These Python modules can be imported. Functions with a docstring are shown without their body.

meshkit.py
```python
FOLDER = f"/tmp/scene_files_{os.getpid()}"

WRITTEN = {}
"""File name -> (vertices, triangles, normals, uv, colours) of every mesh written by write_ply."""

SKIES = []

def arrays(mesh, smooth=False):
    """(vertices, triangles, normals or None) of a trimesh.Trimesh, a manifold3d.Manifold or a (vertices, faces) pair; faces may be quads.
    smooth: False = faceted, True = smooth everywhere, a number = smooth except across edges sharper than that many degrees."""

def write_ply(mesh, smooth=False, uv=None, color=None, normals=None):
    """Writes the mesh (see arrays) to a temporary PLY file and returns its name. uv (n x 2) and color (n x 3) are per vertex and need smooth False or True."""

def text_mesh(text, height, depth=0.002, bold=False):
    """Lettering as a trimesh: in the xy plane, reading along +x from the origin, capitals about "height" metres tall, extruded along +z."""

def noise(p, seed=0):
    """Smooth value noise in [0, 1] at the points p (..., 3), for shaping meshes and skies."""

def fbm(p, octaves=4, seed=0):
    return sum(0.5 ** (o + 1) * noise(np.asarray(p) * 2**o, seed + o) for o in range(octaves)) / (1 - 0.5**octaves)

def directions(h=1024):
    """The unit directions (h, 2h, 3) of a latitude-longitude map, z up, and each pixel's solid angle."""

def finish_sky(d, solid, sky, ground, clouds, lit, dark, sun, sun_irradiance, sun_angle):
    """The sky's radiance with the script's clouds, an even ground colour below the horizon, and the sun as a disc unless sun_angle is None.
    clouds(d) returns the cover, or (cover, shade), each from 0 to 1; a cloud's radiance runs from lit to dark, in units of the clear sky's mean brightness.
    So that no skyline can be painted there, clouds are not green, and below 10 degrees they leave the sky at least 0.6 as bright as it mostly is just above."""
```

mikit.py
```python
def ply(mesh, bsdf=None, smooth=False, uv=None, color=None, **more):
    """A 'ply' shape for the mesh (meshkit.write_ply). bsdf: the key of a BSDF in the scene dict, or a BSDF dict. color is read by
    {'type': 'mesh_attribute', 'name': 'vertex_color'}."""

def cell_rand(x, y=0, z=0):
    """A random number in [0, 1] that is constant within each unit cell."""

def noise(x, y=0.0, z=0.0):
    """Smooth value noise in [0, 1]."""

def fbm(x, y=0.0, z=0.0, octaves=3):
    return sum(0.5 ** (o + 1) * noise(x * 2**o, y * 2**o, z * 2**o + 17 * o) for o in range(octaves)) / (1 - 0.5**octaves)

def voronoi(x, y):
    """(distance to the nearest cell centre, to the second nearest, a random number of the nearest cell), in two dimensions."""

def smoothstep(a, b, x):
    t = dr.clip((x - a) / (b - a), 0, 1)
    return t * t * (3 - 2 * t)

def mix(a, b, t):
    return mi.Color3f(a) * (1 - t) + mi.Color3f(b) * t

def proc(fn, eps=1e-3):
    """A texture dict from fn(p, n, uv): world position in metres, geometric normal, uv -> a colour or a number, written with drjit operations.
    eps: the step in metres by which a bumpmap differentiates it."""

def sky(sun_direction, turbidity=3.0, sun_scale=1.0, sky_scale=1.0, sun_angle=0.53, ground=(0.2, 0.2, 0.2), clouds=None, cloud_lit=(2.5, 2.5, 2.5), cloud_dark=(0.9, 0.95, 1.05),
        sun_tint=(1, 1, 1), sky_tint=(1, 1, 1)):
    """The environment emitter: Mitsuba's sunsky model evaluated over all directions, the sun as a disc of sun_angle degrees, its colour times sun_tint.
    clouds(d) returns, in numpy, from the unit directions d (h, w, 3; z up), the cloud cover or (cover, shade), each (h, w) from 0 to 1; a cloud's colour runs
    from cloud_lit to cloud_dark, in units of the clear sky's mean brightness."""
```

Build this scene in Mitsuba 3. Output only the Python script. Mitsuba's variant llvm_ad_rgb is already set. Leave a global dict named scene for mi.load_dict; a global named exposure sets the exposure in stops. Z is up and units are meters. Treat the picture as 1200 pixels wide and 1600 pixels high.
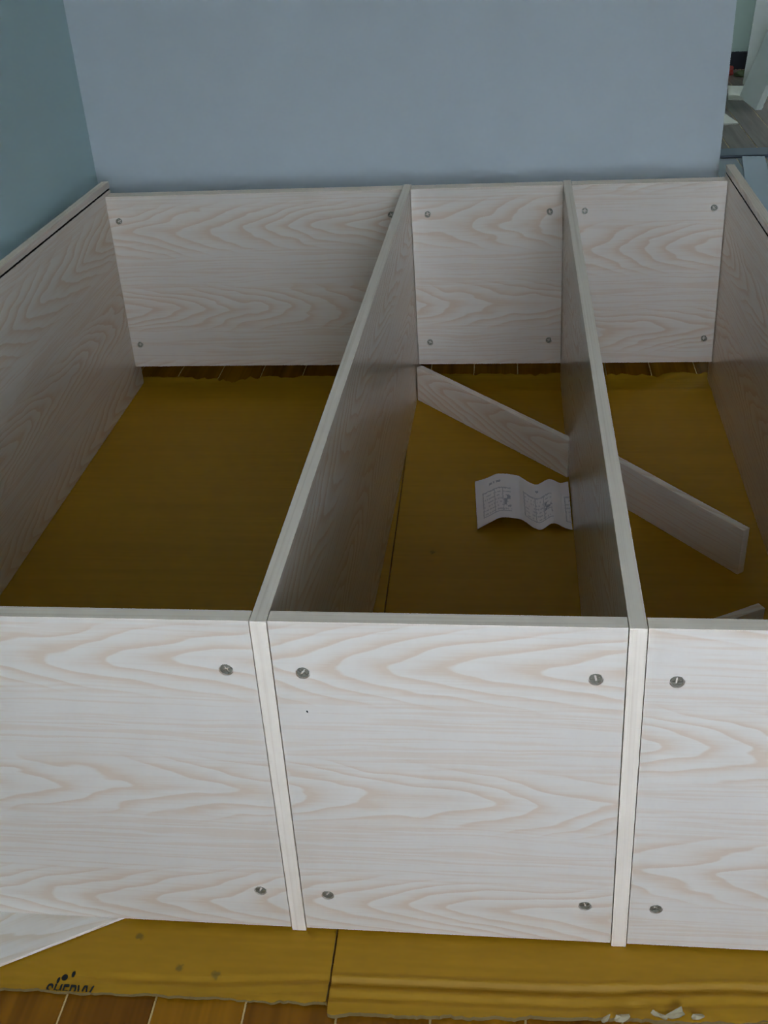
import math, random
import numpy as np, trimesh, manifold3d as m3
import drjit as dr, mitsuba as mi
import mikit, meshkit
from mikit import proc, noise, fbm, cell_rand, smoothstep, mix, ply

T = mi.ScalarTransform4f
rng = np.random.default_rng(7)
random.seed(7)
scene, labels = {'type': 'scene'}, {}

# ------------------------------------------------------------------ camera, sky, exposure
exposure = 6.4
CAM = np.array([0.26597, -0.91498, 1.22992])
PITCH, YAW, ROLL, FOCAL = -31.99265, 6.64308, -0.47784, 1700.11      # focal in px of a 1200x1600 frame


def cam_axes():
    from scipy.spatial.transform import Rotation as Ro
    r = Ro.from_euler('zxy', [YAW, PITCH, ROLL], degrees=True)
    return r.apply([0, 1, 0]), r.apply([0, 0, 1])


_f, _u = cam_axes()
scene['camera'] = {'type': 'perspective', 'fov': math.degrees(2 * math.atan(800 / FOCAL)), 'fov_axis': 'y', 'near_clip': 0.05, 'far_clip': 100.0,
                   'to_world': T().look_at(origin=CAM.tolist(), target=(CAM + _f).tolist(), up=_u.tolist())}
scene['sky'] = mikit.sky((0.3, 0.8, 0.6), turbidity=5.0, sun_scale=0.0, sky_scale=1.0, ground=(0.25, 0.25, 0.25),
                         clouds=lambda d: np.full(d.shape[:2], 0.9), cloud_lit=(1.30, 1.56, 1.94), cloud_dark=(1.08, 1.27, 1.55))

# ------------------------------------------------------------------ materials


def flat(name, rgb, rough=0.6, spec=0.3, **more):
    scene[name] = {'type': 'twosided', 'bsdf': {'type': 'principled', 'base_color': {'type': 'rgb', 'value': list(rgb)} if not isinstance(rgb, dict) else rgb,
                                                'roughness': rough, 'specular': spec, **more}}


def wood_tex(light, tan, dark):
    def fn(p, n, uv):
        s, t = uv.x, uv.y
        per = 0.203
        k = dr.floor((t - 0.1555) / per)
        zc = (k + 0.5) * per + 0.1555
        zc = zc + 0.012 * (noise(s * 2.3, k * 7.1 + 3.0) - 0.5)
        u = t - zc
        blk = dr.floor(s / 2.1)
        sg = dr.select(dr.abs(k * 0.5 - dr.round(k * 0.5)) < 0.25, 1.0, -1.0)
        w1 = fbm(s * 4.5, t * 15.0, k * 3.7, octaves=4) - 0.5
        f = 52.0 * (dr.sqrt(u * u + 0.00012) - 0.011) + sg * s * (9.0 + 6.0 * cell_rand(k + 3, 5, 2)) + 3.6 * w1 + 6.0 * cell_rand(k + 9, 2, 1)
        fr = f - dr.floor(f)
        line = smoothstep(0.0, 0.14, fr) * dr.power(1 - fr, 2.4) * 1.75
        au = dr.abs(u)
        wide = 0.046 + 0.024 * noise(s * 3.1, k + 5.5)
        w = 1 - smoothstep(wide * 0.55, wide * 1.25, au)
        streak = noise(s * 4.5 + 9.0, t * 290.0 + 8.0 * w1) * 0.6 + noise(s * 14.0, t * 520.0 + 8.0 * w1) * 0.4
        streak = smoothstep(0.40, 0.74, streak)
        pores = smoothstep(0.55, 0.95, noise(s * 38.0, t * 1500.0))
        a = dr.clip(w * line * (0.72 + 0.4 * noise(s * 40.0, t * 500.0)) + (1 - w) * streak * 0.58 + w * streak * 0.16 + 0.12 * pores * (0.4 + line), 0, 1)
        base = mix(light, dark, 0.55 * (1 - w) + 0.25 * noise(s * 2.0, t * 6.0))
        return mix(base, tan, a)
    return fn


LIGHT, TAN, BASE2 = (0.75, 0.66, 0.56), (0.675, 0.527, 0.398), (0.715, 0.62, 0.525)
scene['board_laminate'] = {'type': 'twosided', 'bsdf': {'type': 'roughplastic', 'diffuse_reflectance': proc(wood_tex(LIGHT, TAN, BASE2)), 'alpha': 0.07, 'int_ior': 1.5, 'nonlinear': False}}

scene['panel_laminate'] = {'type': 'twosided', 'bsdf': {'type': 'roughplastic', 'diffuse_reflectance': proc(wood_tex((0.88, 0.80, 0.72), (0.80, 0.67, 0.54), (0.85, 0.76, 0.67))), 'alpha': 0.07, 'int_ior': 1.5, 'nonlinear': False}}


def band_tex(p, n, uv):
    s, t = uv.x, uv.y
    g = smoothstep(0.35, 0.9, noise(s * 2.0, t * 420.0) * 0.6 + noise(s * 7.0, t * 900.0) * 0.4)
    return mix((0.84, 0.71, 0.57), (0.76, 0.62, 0.48), g)


flat('edge_laminate', proc(band_tex), 0.45, 0.4)
flat('groove_shade_and_chip', (0.02, 0.018, 0.015), 0.9, 0.05)  # groove lining: raw core tone blackened, slot shade put into the colour; also the chip


def card_tex(p, n, uv):
    big = fbm(p.x * 3.0, p.y * 3.0, octaves=4)
    flute = noise(p.x * 4.0, p.y * 160.0)
    fib = noise(p.x * 60.0, p.y * 260.0, 4.0)
    c = mix((0.405, 0.208, 0.007), (0.345, 0.168, 0.0045), big)
    c = c * (0.93 + 0.09 * flute + 0.06 * fib)
    d = mi.Float(0)
    for (x, y, r) in ((-0.217, -0.022, 0.006), (-0.151, -0.064, 0.006), (-0.101, -0.071, 0.007), (0.12, 0.9, 0.008)):
        q = dr.sqrt(dr.square(p.x - x) + dr.square(p.y - y)) / r + 0.8 * (noise(p.x * 300.0, p.y * 300.0) - 0.5)
        d = dr.maximum(d, 1 - smoothstep(0.3, 1.1, q))
    return mix(c, (0.13, 0.085, 0.02), d * 0.7)


flat('cardboard', proc(card_tex), 0.62, 0.35)
flat('cardboard_core', (0.20, 0.135, 0.05), 0.9, 0.1)
flat('torn_paper', (0.42, 0.35, 0.22), 0.9, 0.1)
flat('black_ink', (0.02, 0.02, 0.02), 0.8, 0.1)


def plank_tex(a, b, seed):
    def fn(p, n, uv):
        g = fbm(p.x * 42.0 + seed, p.y * 2.6, octaves=3)
        f = noise(p.x * 260.0, p.y * 9.0, seed)
        big = noise(p.x * 9.0, p.y * 1.6, seed + 3.0)
        return mix(a, b, dr.clip(1.5 * g - 0.35 + 0.3 * (big - 0.5), 0, 1)) * (0.9 + 0.2 * f)
    return fn


PL = [((0.30, 0.118, 0.004), (0.15, 0.047, 0.002)), ((0.24, 0.088, 0.003), (0.12, 0.036, 0.0015)), ((0.33, 0.135, 0.005), (0.18, 0.060, 0.002))]
for i, (a, b) in enumerate(PL):
    flat(f'plank_{i}', proc(plank_tex(a, b, 11.0 * i)), 0.34, 0.18)
flat('plank_reflect_grey', (0.25, 0.265, 0.265), 0.2, 0.6)  # corridor planks: the grey reflection on the floor is put into their colour
flat('plank_reflect_brown', proc(plank_tex((0.15, 0.115, 0.085), (0.10, 0.075, 0.055), 50.0)), 0.3, 0.5)  # planks past the threshold, greyed: reflected sky is mixed into their brown
flat('plank_filler', (0.55, 0.40, 0.17), 0.7, 0.2)


def wall_tex(p, n, uv):
    return mix((0.52, 0.55, 0.545), (0.50, 0.53, 0.53), fbm(p.x * 2.0 + p.y * 2.0, p.z * 2.0))


flat('wall_paint', proc(wall_tex), 0.75, 0.2)
flat('wall_paint_lens_teal', (0.42, 0.535, 0.525), 0.75, 0.2)  # left wall: lens colour shading put into the paint colour as teal
flat('green_paint', (0.33, 0.40, 0.32), 0.8, 0.2)
flat('ceiling_paint', (0.82, 0.80, 0.76), 0.9, 0.1)
flat('black_trim', (0.012, 0.012, 0.014), 0.4, 0.4)
flat('grey_stone', (0.10, 0.12, 0.14), 0.3, 0.5)
flat('white_board', (0.80, 0.82, 0.72), 0.5, 0.4)
flat('bluish_board', (0.42, 0.47, 0.48), 0.4, 0.5)
flat('cream_board', (0.60, 0.58, 0.46), 0.6, 0.3)
flat('window_white', (0.75, 0.76, 0.77), 0.5, 0.4)
flat('red_film', (0.25, 0.02, 0.01), 0.5, 0.4)
flat('green_film', (0.07, 0.09, 0.03), 0.6, 0.4)
scene['cam_metal'] = {'type': 'twosided', 'bsdf': {'type': 'principled', 'base_color': {'type': 'rgb', 'value': [0.30, 0.28, 0.22]}, 'metallic': 0.6, 'roughness': 0.45}}
scene['pane_glass'] = {'type': 'thindielectric'}


def paper_tex(p, n, uv):
    x, y = uv.x, uv.y          # 0..1 along the width (three folds) and the depth
    c = mix((0.86, 0.80, 0.80), (0.81, 0.75, 0.76), noise(x * 5, y * 5))
    col = x * 2.3 - dr.floor(x * 2.3)
    inside = (col > 0.16) & (col < 0.86) & (y > 0.14) & (y < 0.68)
    row = y * 13.0
    fy = row - dr.floor(row)
    word = noise(x * 90.0, dr.floor(row) * 5.3)
    ink = dr.select(inside & (fy > 0.35) & (fy < 0.72) & (word > 0.45), 0.30, 0.0)
    grid = dr.select(inside & ((dr.abs(col - 0.18) < 0.012) | (dr.abs(col - 0.46) < 0.010) | (dr.abs(col - 0.66) < 0.010) | (dr.abs(y - 0.67) < 0.012) | (dr.abs(y - 0.15) < 0.010)), 0.35, 0.0)
    head = dr.select((col > 0.34) & (col < 0.62) & (y > 0.80) & (y < 0.85) & (noise(x * 60.0, 3.0) > 0.4), 0.5, 0.0)
    dark = dr.select((col > 0.68) & (col < 0.84) & (y > 0.24) & (y < 0.5) & (noise(x * 26.0, y * 20.0) > 0.62), 0.55, 0.0)
    return mix(c, (0.10, 0.10, 0.17), dr.maximum(dr.maximum(ink, grid), dr.maximum(head, dark)))


flat('printed_paper', proc(paper_tex), 0.7, 0.25, spec_trans=0.0)

# ------------------------------------------------------------------ helpers
count = {}


def key_for(name):
    n = count.get(name, 0)
    count[name] = n + 1
    return name if n == 0 else f'{name}_{n:03d}'


def add(name, mesh, bsdf, parent=None, label=None, cat=None, group=None, kind=None, **kw):
    k = key_for(name if parent is None else f'{parent}__{name}')
    scene[k] = mesh if isinstance(mesh, dict) else ply(mesh, bsdf, **kw)
    tag(k, label, cat, group, kind)
    return k


def tag(k, label=None, cat=None, group=None, kind=None):
    d = {a: b for a, b in (('label', label), ('category', cat), ('group', group), ('kind', kind)) if b}
    if d:
        labels[k] = d


def thing(name, label, cat, group=None):
    k = key_for(name)
    tag(k, label, cat, group)
    return k


def box(lo, hi, bevel=0.0):
    lo, hi = np.array(lo, float), np.array(hi, float)
    if bevel <= 0:
        return trimesh.creation.box(bounds=[lo, hi])
    pts = []
    for ax in range(3):
        a = lo + bevel
        b = hi - bevel
        a[ax], b[ax] = lo[ax], hi[ax]
        pts += [[(a, b)[i][0], (a, b)[j][1], (a, b)[k][2]] for i in (0, 1) for j in (0, 1) for k in (0, 1)]
    return trimesh.convex.convex_hull(np.array(pts))


def to_man(mesh):
    return m3.Manifold(m3.Mesh(np.asarray(mesh.vertices, np.float32), np.asarray(mesh.faces, np.uint32)))


def from_man(m):
    q = m.to_mesh()
    return trimesh.Trimesh(q.vert_properties[:, :3], q.tri_verts, process=False)


def exploded(mesh):
    v = mesh.vertices[mesh.faces].reshape(-1, 3)
    return trimesh.Trimesh(v, np.arange(len(v)).reshape(-1, 3), process=False)


def grain_uv(mesh, along, across, off=(0.0, 0.0)):
    """Exploded copy and uv in metres: u along the grain axis, v along the widest other axis that each face spans. Axes are 0, 1, 2 of the mesh as built."""
    m = exploded(mesh)
    n = np.repeat(m.face_normals, 3, axis=0)
    third = 3 - along - across
    v = np.where(np.abs(n[:, across]) > 0.7, m.vertices[:, third] * 1.0 + 0.37, m.vertices[:, across])
    return m, np.c_[m.vertices[:, along] + off[0], v + off[1]]


def warp(mesh, fn):
    m = mesh.copy()
    m.vertices = np.array([fn(*p) for p in m.vertices])
    return m


# ------------------------------------------------------------------ the setting
FLOOR = -0.008
BACK_Y, LEFT_X, END_X = 1.85, -0.795, 0.777
struct = lambda name, mesh, mat: add(name, mesh, mat, kind='structure')
struct('floor', box((-1.0, -3.6, FLOOR - 0.10), (3.4, 6.2, FLOOR - 0.0015)), 'plank_filler')
struct('wall_left', box((LEFT_X - 0.12, -3.6, FLOOR - 0.1), (LEFT_X, BACK_Y + 0.2, 2.7)), 'wall_paint_lens_teal')
struct('wall_back', box((LEFT_X, BACK_Y, FLOOR - 0.1), (END_X, BACK_Y + 0.2, 2.7)), 'wall_paint')
struct('ceiling', box((-1.0, -3.7, 2.7), (3.6, 6.3, 2.82)), 'ceiling_paint')
struct('baseboard_back', box((LEFT_X, BACK_Y - 0.012, FLOOR), (END_X, BACK_Y, 0.075)), 'black_trim')
# behind the camera: the window wall, and the far room
WX0, WX1, WZ0, WZ1, WY = 0.05, 1.05, 0.45, 2.6, -1.85


def window_wall(name, lo, hi, axis, a0, a1, z0, z1, mat):
    m = to_man(box(lo, hi))
    clo, chi = np.array(lo, float) - 0.1, np.array(hi, float) + 0.1
    clo[axis], chi[axis], clo[2], chi[2] = a0, a1, z0, z1
    struct(name, from_man(m - to_man(box(clo, chi))), mat)


window_wall('wall_rear', (LEFT_X, WY - 0.2, FLOOR - 0.1), (3.4, WY, 2.7), 0, WX0, WX1, WZ0, WZ1, 'wall_paint')
window_wall('wall_right', (3.2, -3.5, FLOOR - 0.1), (3.4, 6.2, 2.7), 1, 4.6, 5.5, 0.9, 2.0, 'green_paint')  # opening for the added far-room window
struct('wall_far', box((0.4, 5.87, FLOOR - 0.1), (3.2, 6.0, 2.7)), 'green_paint')
struct('wall_passage', box((END_X - 0.15, BACK_Y + 0.2, FLOOR - 0.1), (END_X, 5.87, 2.7)), 'wall_paint')
struct('baseboard_far', box((END_X, 5.85, FLOOR), (3.2, 5.87, 0.085), 0.004), 'black_trim')


def window(n, axis, at, a0, a1, z0, z1):
    k = f'window_{n}'
    labels[k] = {'kind': 'structure'}
    w = 0.06
    segs = [((a0, z0), (a1, z0 + w)), ((a0, z1 - w), (a1, z1)), ((a0, z0 + w), (a0 + w, z1 - w)), ((a1 - w, z0 + w), (a1, z1 - w)),
            (((a0 + a1) / 2 - w / 2, z0 + w), ((a0 + a1) / 2 + w / 2, z1 - w))]
    P = lambda a, z, d: (a, at + d, z) if axis == 0 else (at + d, a, z)
    for i, (p, q) in enumerate(segs):
        add('frame', box(P(*p, -0.03), P(*q, 0.03), 0.004), 'window_white', k)
    for a, b in ((a0 + w, (a0 + a1) / 2 - w / 2), ((a0 + a1) / 2 + w / 2, a1 - w)):
        add('pane', {'type': 'rectangle', 'bsdf': {'type': 'ref', 'id': 'pane_glass'},
                     'to_world': T(np.array([[(b - a) / 2, 0, 0, (a + b) / 2], [0, 0, 1, at], [0, (z1 - z0) / 2 - w, 0, (z0 + z1) / 2], [0, 0, 0, 1]]) if axis == 0 else
                                   np.array([[0, 0, 1, at], [(b - a) / 2, 0, 0, (a + b) / 2], [0, (z1 - z0) / 2 - w, 0, (z0 + z1) / 2], [0, 0, 0, 1]]))}, None, k)


window(1, 0, WY - 0.1, WX0, WX1, WZ0, WZ1)
window(2, 1, 3.3, 4.6, 5.5, 0.9, 2.0)  # unseen window, added to bring light into the far room

# floor planks, running away from the camera, cream filler in the joints
PW, J = 0.1165, 0.0028
x0 = 0.0614 - 8 * PW
for c in range(36):
    xa, xb = x0 + c * PW + J / 2, x0 + (c + 1) * PW - J / 2
    xa, xb = max(xa, LEFT_X), min(xb, 3.2)
    if xb - xa < 0.02:
        continue
    y = -1.0 - rng.uniform(0, 0.5) if c % 2 else -0.75
    while y < 5.85:
        ln = 1.21
        a, b = y + 0.0008, min(y + ln - 0.0008, 5.85)
        for cut in ((2.05, 3.91) if xb > END_X + 0.02 else ()):
            if a < cut - 0.001 < cut < b:
                b, ln = cut - 0.0008, cut - y
                break
        hid = xb < END_X + 0.02 and a > BACK_Y
        if not hid and b - a > 0.05:
            if xa < END_X and b > BACK_Y:
                b = BACK_Y
            add('plank', box((xa, a, FLOOR - 0.006), (xb, b, FLOOR), 0.0007), 'plank_reflect_grey' if xb > END_X + 0.02 and 2.05 < (a + b) / 2 < 3.95 else 'plank_reflect_brown' if a > 3.9 else f'plank_{rng.integers(3)}', 'floor')
        y += ln
struct('trim_1', box((END_X, 3.91, FLOOR), (3.2, 4.03, 0.004), 0.003), 'grey_stone')
tag('trim_1', None, None, None, 'structure')

# ------------------------------------------------------------------ the cabinet frame lying on its front
H, TH, L, F = 0.51709, 0.01844, 1.70666, 1.6643
ZB, ZF, ZG, ZT, FO = 0.0055, 0.06694, 0.52669, 0.54382, 1.698
BX = [-0.7257, 0.0001, 0.4019, 0.7743]
OFF = np.array([[[-0.0018, -0.0465], [0.0086, 0.0135]], [[-0.0126, -0.0093], [0.0226, 0.0169]], [[0.003, -0.0069], [0.0027, -0.0075]], [[-0.0047, 0.0077], [0.0046, -0.0076]]])


def X(i, y, z):
    o, s, h = OFF[i], y / L, z / H
    return BX[i] + (o[0, 0] * (1 - s) + o[1, 0] * s) * (1 - h) + (o[0, 1] * (1 - s) + o[1, 1] * s) * h


cab = thing('cabinet', 'unfinished white ash-grain wardrobe frame lying open on cardboard sheets', 'cabinet')


def upright(i, name, prof, off, side=0):
    """A long board along y whose cross section is prof (x, z); warped to follow the slightly out-of-square frame."""
    import shapely.geometry as sg
    m = trimesh.creation.extrude_polygon(sg.Polygon(prof), L, engine='earcut')
    v = m.vertices.copy()
    m.vertices = np.c_[v[:, 0], L - v[:, 2], v[:, 1]]
    m.fix_normals()
    e, uv = grain_uv(m, 1, 2, off)
    e.vertices = np.c_[e.vertices[:, 0] + [X(i, y, z) for _, y, z in e.vertices], e.vertices[:, 1], e.vertices[:, 2]]
    return add(name, e, 'board_laminate', cab, uv=uv)


def band_strip(i, lo, hi, parent, along):
    m = box(lo, hi, 0.0003)
    e, uv = grain_uv(m, along, 0, (i * 1.3, i * 0.7))
    e.vertices = np.c_[e.vertices[:, 0] + [X(i, y, z) for _, y, z in e.vertices], e.vertices[:, 1], e.vertices[:, 2]]
    add('edge_band', e, 'edge_laminate', parent, uv=uv)


b = 0.0006
for i, off in ((1, (3.3, 0.02)), (2, (8.1, 0.05))):
    kd = upright(i, 'divider', [(0, 0), (TH, 0), (TH, H - 0.001), (0, H - 0.001)], off)
    band_strip(i, (-0.0001, -0.001, H - 0.001), (TH + 0.0001, L, H), kd, 1)
    band_strip(i, (-0.0001, -0.001, 0.0), (TH + 0.0001, 0.0, H - 0.001), kd, 2)
g0, g1, gd = ZG - 0.0022, ZG + 0.0022, 0.008
for i, sgn, off in ((0, -1, (12.4, 0.03)), (3, 1, (17.7, 0.09))):
    prof = [(0, 0), (0, g0), (sgn * gd, g0), (sgn * gd, g1), (0, g1), (0, ZT - 0.001), (sgn * TH, ZT - 0.001), (sgn * TH, 0)]
    kd = upright(i, 'side_panel', prof, off)
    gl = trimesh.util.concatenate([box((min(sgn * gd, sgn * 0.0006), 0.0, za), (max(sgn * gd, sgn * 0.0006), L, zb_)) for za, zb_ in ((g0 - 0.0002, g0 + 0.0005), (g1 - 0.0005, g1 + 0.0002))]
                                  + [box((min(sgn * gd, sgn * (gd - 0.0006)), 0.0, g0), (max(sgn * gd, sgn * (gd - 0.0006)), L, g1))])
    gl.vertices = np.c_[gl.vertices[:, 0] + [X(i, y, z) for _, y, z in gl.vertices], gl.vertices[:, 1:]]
    add('groove_shade', gl, 'groove_shade_and_chip', kd, label='slot cut for the back panel, its shade painted near black')
    a, c = sorted((0, sgn * TH))
    band_strip(i, (a - 0.0001, -0.001, ZT - 0.001), (c + 0.0001, L, ZT), kd, 1)


def cam_lock(x, z, y, turn, parent):
    r = 0.0069
    disc = to_man(trimesh.creation.cylinder(r, 0.006, sections=28))
    lip = to_man(trimesh.creation.cylinder(r * 0.80, 0.004, sections=28)).translate((0, 0, 0.0042))
    disc = disc - lip
    hub = to_man(trimesh.creation.cylinder(r * 0.55, 0.0030, sections=20)).translate((0, 0, 0.0012))
    disc = disc + hub
    for a in (0, 90):
        disc = disc - to_man(box((-r * 0.78, -0.0012, -0.0015), (r * 0.78, 0.0012, 0.005))).rotate((0, 0, a + turn))
    m = from_man(disc)
    v = m.vertices.copy()
    m.vertices = np.c_[x + v[:, 0], y + 0.0042 - v[:, 2], z + v[:, 1]]
    add('cam_lock', m, 'cam_metal', parent, label='round metal cam lock with cross slot')


def end_panel(i, j, y0, y1, z0, holes, off):
    """The board between uprights i and j at one end, with bored holes for its cam locks on the face at y0."""
    ti, tj = (TH if i in (1, 2) else 0.0), 0.0
    gap = 0.0012
    m = to_man(box((0, y0, z0), (1, y1, H - 0.001)))
    xa = lambda z, y: X(i, y, z) + ti + gap
    xb = lambda z, y: X(j, y, z) + tj - gap
    w = xb(0.25, y0) - xa(0.25, y0)
    for (hx, hz) in holes:
        cyl = trimesh.creation.cylinder(0.0082, 0.009, sections=32)
        v = cyl.vertices.copy()
        cyl.vertices = np.c_[(hx - xa(hz, y0) + v[:, 0]) / (xb(hz, y0) - xa(hz, y0)), y0 + v[:, 2], hz + v[:, 1]]
        cyl.fix_normals()
        m = m - to_man(cyl)
    mesh = from_man(m)
    mesh.vertices = np.array([[xa(z, y) + u * (xb(z, y) - xa(z, y)), y, z] for u, y, z in mesh.vertices])
    e, uv = grain_uv(mesh, 0, 2, off)
    k = add('end_panel', e, 'board_laminate', cab, uv=uv)
    top = box((0, y0, H - 0.001), (1, y1, H))
    e, uv = grain_uv(top, 0, 1, off)
    e.vertices = np.array([[xa(z, y) + u * (xb(z, y) - xa(z, y)), y, z] for u, y, z in e.vertices])
    add('edge_band', e, 'edge_laminate', k, uv=uv)
    for n, (hx, hz) in enumerate(holes):
        cam_lock(hx, hz, y0, 25 + 47 * n + 31 * i, k)
    return k


kl = end_panel(0, 1, 0.0, TH, ZB, [(-0.0442, 0.4471), (-0.0476, 0.0749), (-0.735, 0.446), (-0.690, 0.0745)], (0.0, 0.0))
km = end_panel(1, 2, 0.0, TH, ZB, [(0.0429, 0.4451), (0.3637, 0.4459), (0.0406, 0.0722), (0.3684, 0.0745)], (0.0, 0.0))
end_panel(2, 3, 0.0, TH, ZB, [(0.4494, 0.4451), (0.4558, 0.0747), (0.742, 0.445), (0.742, 0.0745)], (2.3, -0.095))
end_panel(0, 1, F, FO, ZF, [(-0.6883, 0.4566), (-0.6925, 0.1284), (-0.0129, 0.4567), (-0.005, 0.128)], (4.2, 0.03))
end_panel(1, 2, F, FO, ZF, [(0.0708, 0.1272), (0.364, 0.4555), (0.3697, 0.1291), (0.075, 0.456)], (6.5, 0.03))
end_panel(2, 3, F, FO, ZF, [(0.446, 0.455), (0.7421, 0.4554), (0.7513, 0.1299), (0.448, 0.128)], (10.4, 0.10))
# small dent in the middle panel
dent = trimesh.creation.icosphere(2, 0.0012)
dent.apply_scale((0.8, 0.25, 1.6))
dent.apply_translation((0.0427, 0.0, 0.3883))
add('chip', dent, 'groove_shade_and_chip', km, label='small dark chip')

# ------------------------------------------------------------------ cardboard sheets
from shapely.geometry import Polygon, Point


def ragged(p, q, n, amp, seed):
    r = np.random.default_rng(seed)
    s = np.linspace(0, 1, n)
    d = np.array(q) - p
    nrm = np.array([-d[1], d[0]]) / np.linalg.norm(d)
    w = np.convolve(r.normal(0, 1, n + 4), np.ones(5) / 5, 'valid') * amp * 1.6 + r.normal(0, 0.35 * amp, n)
    w[0] = w[-1] = 0
    return np.array(p) + s[:, None] * d + w[:, None] * nrm


def sheet(name, outline, height, zt, thick, label, step_fine=0.0025):
    """A corrugated sheet: the outline triangulated finely, its top lifted by height(x, y)."""
    poly = Polygon(outline)
    x0_, y0_, x1_, y1_ = poly.bounds
    ys = np.r_[np.arange(y0_, 0.05, step_fine), np.arange(0.05, 1.62, 0.05), np.arange(1.62, y1_, 0.012)]
    xs = np.arange(x0_, x1_, 0.012)
    gx, gy = np.meshgrid(xs, ys)
    pts = np.c_[gx.ravel(), gy.ravel()]
    import shapely
    inner = shapely.contains_xy(poly.buffer(-0.003), pts[:, 0], pts[:, 1])
    allp = np.vstack([outline, pts[inner]])
    from scipy.spatial import Delaunay
    tri = Delaunay(allp).simplices
    cen = allp[tri].mean(1)
    tri = tri[shapely.contains_xy(poly, cen[:, 0], cen[:, 1])]
    a = allp[tri]
    cr = np.cross(a[:, 1] - a[:, 0], a[:, 2] - a[:, 0])
    tri[cr < 0] = tri[cr < 0][:, ::-1]
    h = height(allp[:, 0], allp[:, 1])
    top = np.c_[allp, zt + h]
    k = thing(name, label, 'cardboard')
    add('face', trimesh.Trimesh(top, tri, process=False), 'cardboard', k, smooth=True)
    n = len(outline)
    o, ho = np.asarray(outline), h[:n]
    i = np.arange(n)
    jj = (i + 1) % n
    v = np.vstack([np.c_[o, zt + ho], np.c_[o, np.maximum(zt + ho - thick, FLOOR + 0.0003)]])
    f = np.vstack([np.c_[i, jj + n, jj], np.c_[i, i + n, jj + n]])
    bot = np.c_[allp, np.maximum(zt + h - thick, FLOOR + 0.0003)]
    side = trimesh.util.concatenate([trimesh.Trimesh(v, f[:, ::-1], process=False), trimesh.Trimesh(bot, tri[:, ::-1], process=False)])
    add('corrugated_edge', side, 'cardboard_core', k, label='pale torn corrugated edge')
    return k


bump = lambda t, c, w: np.exp(-((t - c) / w) ** 2)


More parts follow.
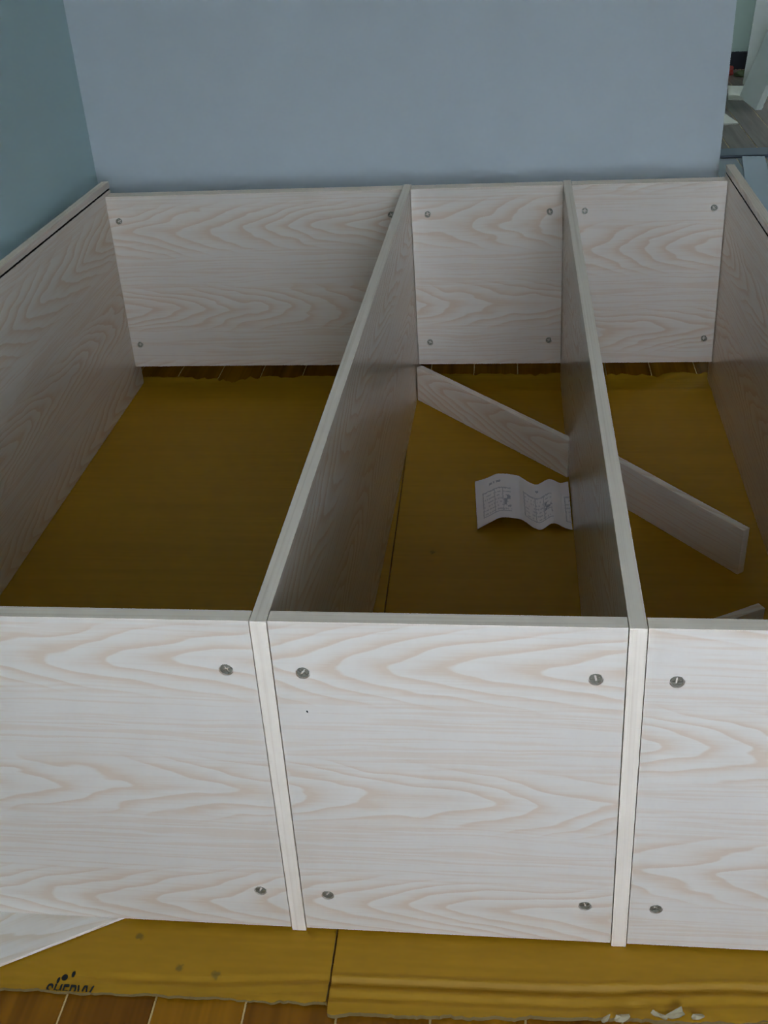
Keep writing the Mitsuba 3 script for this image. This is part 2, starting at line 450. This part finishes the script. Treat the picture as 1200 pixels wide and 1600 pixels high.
def h_left(x, y):
    fold = -0.0725 + 0.006 * np.sin(x * 9) + 0.03 * x
    f = -0.0032 * bump(y, fold, 0.005) * np.clip((x + 0.33) / 0.15, 0.3, 1) - 0.0012 * bump(y, fold - 0.018, 0.004)
    w = 0.0022 * np.sin(31 * x + 60 * y) * np.clip((-y - 0.05) / 0.05, 0, 1) * np.clip((x + 0.3) / 0.2, 0, 1)
    far = 0.006 * bump(y, 1.732, 0.012)
    return np.where(y < 0.0, f + w, 0) + np.where(y > 1.5, far, 0)


def h_right(x, y):
    d1 = -0.070 + 0.018 * (x - 0.05) + 0.012 * np.clip((x - 0.35) / 0.2, 0, 1)
    f = 0.0024 * bump(y, d1 + 0.004, 0.0032) - 0.0050 * bump(y, d1 - 0.004, 0.0052) + 0.0015 * bump(y, d1 - 0.015, 0.004) - 0.0026 * bump(y, d1 - 0.024, 0.0045)
    crush = np.clip((x - 0.34) / 0.1, 0, 1) * (meshkit.fbm(np.c_[x * 22, y * 40, 0 * x], 3, 5) - 0.5) * 0.012 * np.clip((-y - 0.045) / 0.03, 0, 1)
    far = 0.006 * bump(y, 1.735, 0.012) + 0.004 * bump(y, 1.64, 0.012)
    return np.where(y < 0.0, f + crush, 0) + np.where(y > 1.5, far, 0)


JX = lambda y: 0.0492 - 0.0045 * y - 0.0052 * np.clip(y, 0, 2) ** 2
jy = np.r_[np.linspace(-0.108, 0.02, 45), np.linspace(0.05, 1.725, 50)]
left_out = np.vstack([ragged((-0.765, -0.112), (0.048, -0.1035), 150, 0.0016, 3), np.c_[JX(jy[1:]) - 0.0028, jy[1:]],
                      ragged((JX(1.725) - 0.003, 1.722), (-0.765, 1.728), 90, 0.010, 5)[1:-1]])
right_out = np.vstack([ragged((0.0508, -0.1175), (0.60, -0.094), 120, 0.0014, 8), [(1.02, -0.094), (1.02, 1.72)],
                       ragged((0.80, 1.733), (JX(1.735), 1.735), 60, 0.009, 9), np.c_[JX(jy[::-1][1:-1]), jy[::-1][1:-1]]])
cl = sheet('cardboard_sheet', left_out, h_left, -0.0017, 0.0055, 'flattened brown cardboard sheet under the left bay with torn lettered front edge')
cr_ = sheet('cardboard_sheet', right_out, h_right, -0.0005, 0.007, 'flattened brown cardboard sheet under middle and right bays with folded front flap')
# remains of printed lettering cut by the torn edge
tm = meshkit.text_mesh('SHERVV', 0.019, 0.0003, bold=True)
tm.apply_scale((0.062 / np.ptp(tm.vertices[:, 0]), 1, 1))
tm.vertices -= [tm.vertices[:, 0].min(), tm.vertices[:, 1].min(), 0]
clip = to_man(tm) ^ to_man(box((-1, 0.0115, -1), (1, 1, 1)))
tm = from_man(clip)
tm.apply_translation((-0.316, -0.1185, -0.0015))
add('printed_mark', tm, 'black_ink', cl, label='black printed letter tops')
blot = trimesh.util.concatenate([trimesh.creation.cylinder(0.0045, 0.0004, sections=14).apply_transform(trimesh.transformations.scale_matrix(s, direction=(1, 0, 0))).apply_translation((x, y, -0.0014))
                                 for x, y, s in ((-0.297, -0.0885, 0.9), (-0.287, -0.083, 0.5), (-0.304, -0.093, 0.4))])
add('printed_mark', blot, 'black_ink', cl, label='black smudged print')
# torn paper flap at the right end
for (x, y, s, a) in ((0.475, -0.094, 0.016, 0.5), (0.455, -0.098, 0.012, -0.3), (0.41, -0.103, 0.012, 0.1), (0.39, -0.106, 0.009, 0.7), (0.50, -0.096, 0.010, 0.2)):
    r = np.random.default_rng(int(x * 1000))
    ang = np.linspace(0, 2 * np.pi, 9)[:-1]
    rad = 0.7 * s * r.uniform(0.6, 1.1, 8)
    P2 = np.c_[rad * np.cos(ang) * 1.4, rad * np.sin(ang) * 0.6]
    v = np.vstack([[0, 0, 0.004], np.c_[P2, r.uniform(0.0, 0.006, 8)]])
    c, s_ = math.cos(a), math.sin(a)
    v[:, :2] = v[:, :2] @ np.array([[c, s_], [-s_, c]])
    f = [[0, q + 1, (q + 1) % 8 + 1] for q in range(8)]
    v = v + [x, y, 0.001]
    t2 = trimesh.Trimesh(np.vstack([v, v - [0, 0, 0.0008]]), np.vstack([f, np.array(f)[:, ::-1] + 9]), process=False)
    add('torn_scrap', t2, 'torn_paper', cr_, label='pale torn paper scrap at the edge')

# ------------------------------------------------------------------ loose pieces


def board(name, p, dirv, length, width, thick, label, cat, z0=0.0, bevel=0.0006, mat='board_laminate', off=(0, 0), stand=False, group=None):
    """A loose straight board: p its lower corner, dirv its direction on the floor; lying (width to the left) or standing on edge."""
    d = np.array(dirv, float)
    d /= np.linalg.norm(d)
    m = box((0, 0, 0), (length, thick, width) if stand else (length, width, thick), bevel)
    e, uv = grain_uv(m, 0, 2 if stand else 1, off)
    v = e.vertices
    e.vertices = np.c_[p[0] + v[:, 0] * d[0] - v[:, 1] * d[1], p[1] + v[:, 0] * d[1] + v[:, 1] * d[0], z0 + v[:, 2]]
    return add(name, e, mat, None, label, cat, group, uv=uv)


def standing(p, q, h, t, label, off):
    p, q = np.array(p), np.array(q)
    return board('plinth_strip', p, q - p, np.linalg.norm(q - p), h, t, label, 'board', stand=True, off=off)


standing((0.0405, 1.5915), (0.4000, 1.2000), 0.092, 0.0165, 'long pale wooden strip standing diagonally on edge in the middle bay', (21.0, 0.0))
standing((0.4260, 1.1850), (0.7050, 0.8340), 0.100, 0.0165, 'pale wooden strip standing diagonally on edge in the right bay', (25.0, 0.1))
standing((0.46, 0.487), (0.706, 0.623), 0.080, 0.0165, 'short wooden strip standing in the right bay behind the near end panel, mostly hidden', (29.0, 0.05))

# thin loose panel pushed under the near left end panel
dd = np.array([-0.1338, -0.0780]) / np.hypot(0.1338, 0.0780)
pp = np.array([-0.2532, -0.0014]) - dd * 0.075
m = box((0, -0.25, 0), (0.47, 0, 0.0046), 0.0004)
e, uv = grain_uv(m, 0, 1, (33.0, 0.31))
v = e.vertices
e.vertices = np.c_[pp[0] + v[:, 0] * dd[0] - v[:, 1] * dd[1], pp[1] + v[:, 0] * dd[1] + v[:, 1] * dd[0], v[:, 2] + 0.0002]
add('loose_panel', e, 'panel_laminate', None, 'thin white wood-grain panel on the cardboard, sticking out from under the cabinet', 'panel', uv=uv)

# folded instruction leaflet, wavy across its folds
nx, ny = 72, 20
sx, sy = np.meshgrid(np.linspace(0, 1, nx), np.linspace(0, 1, ny))
ctl_x = [0, 0.12, 0.27, 0.45, 0.60, 0.66, 0.80, 0.93, 1.0]
ctl_z = [0.001, 0.011, 0.021, 0.018, 0.004, 0.001, 0.012, 0.004, 0.001]
from scipy.interpolate import PchipInterpolator
wz = 1.5 * PchipInterpolator(ctl_x, ctl_z)(sx)
wz = wz * (1.0 - 0.12 * sy) + 0.010 * np.clip((sx - 0.92) / 0.08, 0, 1) * sy + 0.004 * np.clip((0.1 - sx) / 0.1, 0, 1) * sy
A0, A1, B0, B1 = np.array([0.2078, 0.9825]), np.array([0.4020, 0.9825]), np.array([0.1975, 1.170]), np.array([0.4005, 1.163])
P = ((1 - sx) * (1 - sy))[..., None] * A0 + (sx * (1 - sy))[..., None] * A1 + ((1 - sx) * sy)[..., None] * B0 + (sx * sy)[..., None] * B1
V = np.c_[P.reshape(-1, 2), wz.ravel() + 0.0006]
idx = np.arange(nx * ny).reshape(ny, nx)
q = np.c_[idx[:-1, :-1].ravel(), idx[:-1, 1:].ravel(), idx[1:, 1:].ravel(), idx[1:, :-1].ravel()]
tri = np.vstack([q[:, [0, 1, 2]], q[:, [0, 2, 3]]])
V2 = np.vstack([V, V - [0, 0, 0.0003]])
leaf = trimesh.Trimesh(V2, np.vstack([tri, tri[:, ::-1] + len(V)]), process=False)
uvl = np.c_[sx.ravel(), sy.ravel()]
add('instruction_leaflet', leaf, 'printed_paper', None, 'creased white printed instruction leaflet lying in the middle bay', 'leaflet', smooth=True, uv=np.vstack([uvl, uvl]))

# ------------------------------------------------------------------ beyond the wall's end
z = FLOOR


def slab(corners, h, z0, mat, name, label, cat):
    import shapely.geometry as sg
    m = trimesh.creation.extrude_polygon(sg.Polygon(corners), h, engine='earcut')
    m.apply_translation((0, 0, z0))
    return add(name, m, mat, None, label, cat)


slab([(1.045, 2.5), (1.155, 2.5), (1.335, 3.88), (1.245, 3.89)], 0.012, z, 'bluish_board', 'floor_panel', 'bluish white panel lying on the floor right of the cabinet', 'panel')
slab([(1.338, 4.515), (1.30, 4.78), (0.86, 4.72), (0.90, 4.50)], 0.007, z, 'cream_board', 'floor_panel', 'cream panel lying on the floor past the wall corner', 'panel')
slab([(1.38, 5.055), (1.47, 5.025), (1.52, 5.35), (1.43, 5.38)], 0.006, z, 'cream_board', 'floor_panel', 'pale panel lying flat at the foot of the leaning boards', 'panel')
# upright white panel and a second one leaning against it
m = box((0, 0, 0), (0.9, 0.045, 2.0), 0.003)
m.apply_transform(trimesh.transformations.rotation_matrix(math.radians(3), (0, 1, 0)))
m.apply_transform(trimesh.transformations.rotation_matrix(math.radians(-12), (0, 0, 1)))
m.apply_translation((1.513, 5.42, z))
add('white_panel', m, 'white_board', None, 'tall white panel standing upright in the far room', 'panel')
hh, lean = 1.1, 0.33
pA, pB = np.array([1.445, 5.12]), np.array([1.468, 4.80])
nx_ = np.array([0.998, 0.07])
th = 0.03
v = []
for base, zz in ((pA, 0), (pB, 0)):
    for k in (0, 1):
        for tt in (0, 1):
            xy = base + nx_ * (k * lean * hh + tt * th)
            v.append([xy[0], xy[1], z + k * hh])
m = trimesh.convex.convex_hull(np.array(v))
add('white_panel', m, 'white_board', None, 'white panel leaning to the right in front of the upright one', 'panel')


def crumple(c, r, seed, mat, label):
    s = trimesh.creation.icosphere(3, 1.0)
    n_ = meshkit.fbm(s.vertices * 1.7 + seed, 3, seed)
    s.vertices *= (0.65 + 0.7 * n_)[:, None] * np.array(r)
    s.vertices[:, 2] = np.maximum(s.vertices[:, 2], -r[2] * 0.4)
    s.apply_translation((c[0], c[1], z + r[2] * 0.4))
    add('plastic_bag', s, mat, None, label, 'bag', smooth=50)


crumple((1.475, 5.72), (0.04, 0.05, 0.035), 3, 'red_film', 'small red crumpled bag against the black baseboard')
crumple((1.555, 5.66), (0.045, 0.05, 0.02), 8, 'green_film', 'small dark green crumpled bag beside the red one')
